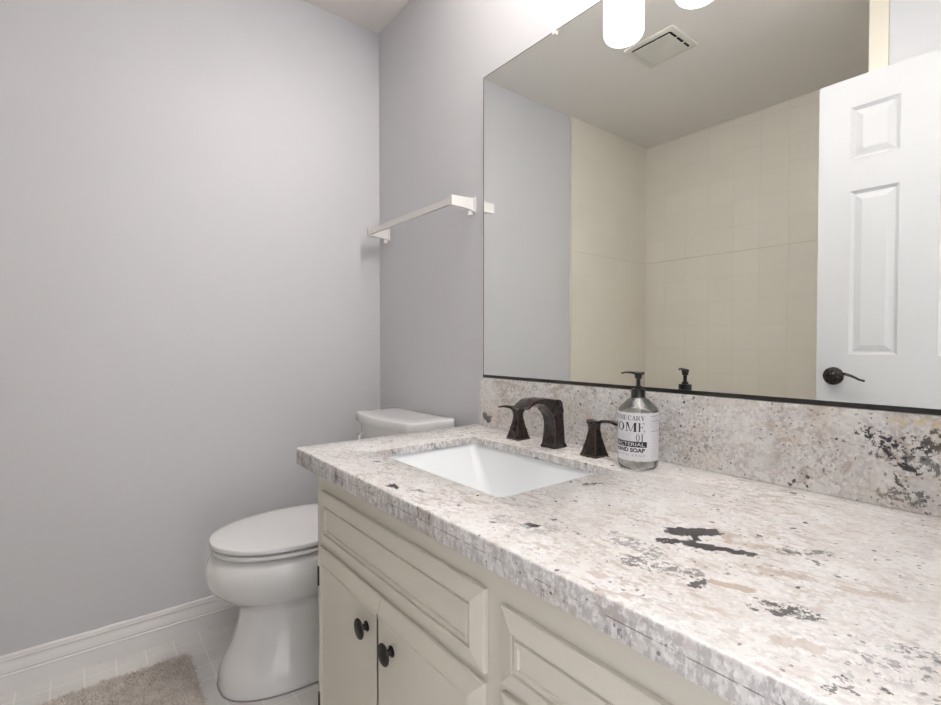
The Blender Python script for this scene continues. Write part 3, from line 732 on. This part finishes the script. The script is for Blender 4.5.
b = BM(); loft(b, [tring(.155, -.150, -.022, .395, .02), tring(.165, -.160, -.018, .402, .02), tring(.185, -.172, -.015, .48, .025), tring(.197, -.182, -.012, .60, .028), tring(.203, -.188, -.010, .742, .03)])
obj('tank', b, 'porcelain', t_, smooth=True, angle=50)
b = BM(); loft(b, [tring(.207, -.190, -.009, .7435, .030), tring(.214, -.199, -.006, .7448, .032), tring(.2155, -.2, -.005, .750, .032), tring(.2155, -.2, -.005, .775, .032), tring(.2135, -.198, -.007, .7790, .031), tring(.207, -.192, -.012, .7808, .03), tring(.15, -.15, -.05, .7815, .02)])
obj('tank_lid', b, 'porcelain', t_, smooth=True, angle=60)
b = BM(); lathe(b, [(.013, 0), (.013, -.008), (.007, -.012), (.007, -.022)], (.240, -.200, .694), 20, 'Y')
tube(b, [(.238, -.220, .694), (.255, -.226, .693), (.272, -.228, .692)], [.006, .005, .005], 12)
bmesh.ops.create_uvsphere(b, u_segments=20, v_segments=12, radius=.0105, matrix=Matrix.Translation((.280, -.229, .692)))
obj('flush_lever', b, 'chrome', t_, smooth=True)
b = BM(); loft(b, [[(x, y, z) for x, y in sellipse(tx, -.45, hw, yf, -.155, 2.5, 64)] for hw, yf, z in ((.1525, -.7455, 0), (.1535, -.7465, .003), (.1515, -.744, .0045))]); obj('floor_seal', b, 'label_ink_grey', t_)
for s in (-.128, .128):
    b = BM(); lathe(b, [(.014, .0), (.014, .008), (.010, .014), (.001, .016)], (tx+s*1.02, -.33, .018), 16); obj('bolt_cap', b, 'porcelain', t_, smooth=True)

# ------------------------------------------------------------ bath rug
t = NT('rug_pile'); co = t.co(); t.set(Roughness=.95)
t.base(t.mix(t.step(t.noise(co, 38, 4), .3, .7), (.74, .68, .62), (.92, .86, .80))); t.set(Sheen_Weight=.3)
plain('rug_backing', (.40, .36, .33), .95)
RX0, RX1, RY0, RY1 = .148, .94, -1.29, -.788
t_ = thing('bath_rug', 'taupe shaggy bath rug on the white tile floor by the toilet', 'rug', (.54, -1.04, 0))
b = BM(); loft(b, [[(x, y, z) for x, y in rrect(RX0+i, RX1-i, RY0+i, RY1-i, .03, 6)] for i, z in ((.004, .0005), (.002, .003), (.004, .008))]); obj('backing', b, 'rug_backing', t_)
vv, ff = [], []; rnd = random.Random(3); OX = Vector((.54, -1.04, 0))
from mathutils import noise as mnoise
for k in range(70000):
    x = rnd.uniform(RX0+.002, RX1-.002); y = rnd.uniform(RY0+.002, RY1-.002)
    if x > .62 and rnd.random() < .5: continue
    cxn = min(max(x, RX0+.03), RX1-.03); cyn = min(max(y, RY0+.03), RY1-.03)
    if math.hypot(x-cxn, y-cyn) > .03: continue
    w = mnoise.noise_vector(Vector((x*30, y*30, 0)))
    h = rnd.uniform(.010, .016)*(1+.25*w.z); a = rnd.uniform(0, 2*pi); wd = .0016
    lx, ly = w.x*.012+rnd.gauss(0, .009), w.y*.012+rnd.gauss(0, .009)
    ca, sa = cos(a)*wd, sin(a)*wd; i0 = len(vv)
    vv += [(x-ca-OX.x, y-sa-OX.y, .006), (x+ca-OX.x, y+sa-OX.y, .006), (x+lx*.4+ca-OX.x, y+ly*.4+sa-OX.y, .006+h*.6), (x+lx*.4-ca-OX.x, y+ly*.4-sa-OX.y, .006+h*.6), (x+lx-OX.x, y+ly-OX.y, .006+h)]
    ff += [(i0, i0+1, i0+2, i0+3), (i0+3, i0+2, i0+4)]
me = bpy.data.meshes.new('pile'); me.from_pydata(vv, [], ff); me.materials.append(MATS['rug_pile'])
o = bpy.data.objects.new('pile', me); COL.objects.link(o); o.parent = t_; o['kind'] = 'stuff'
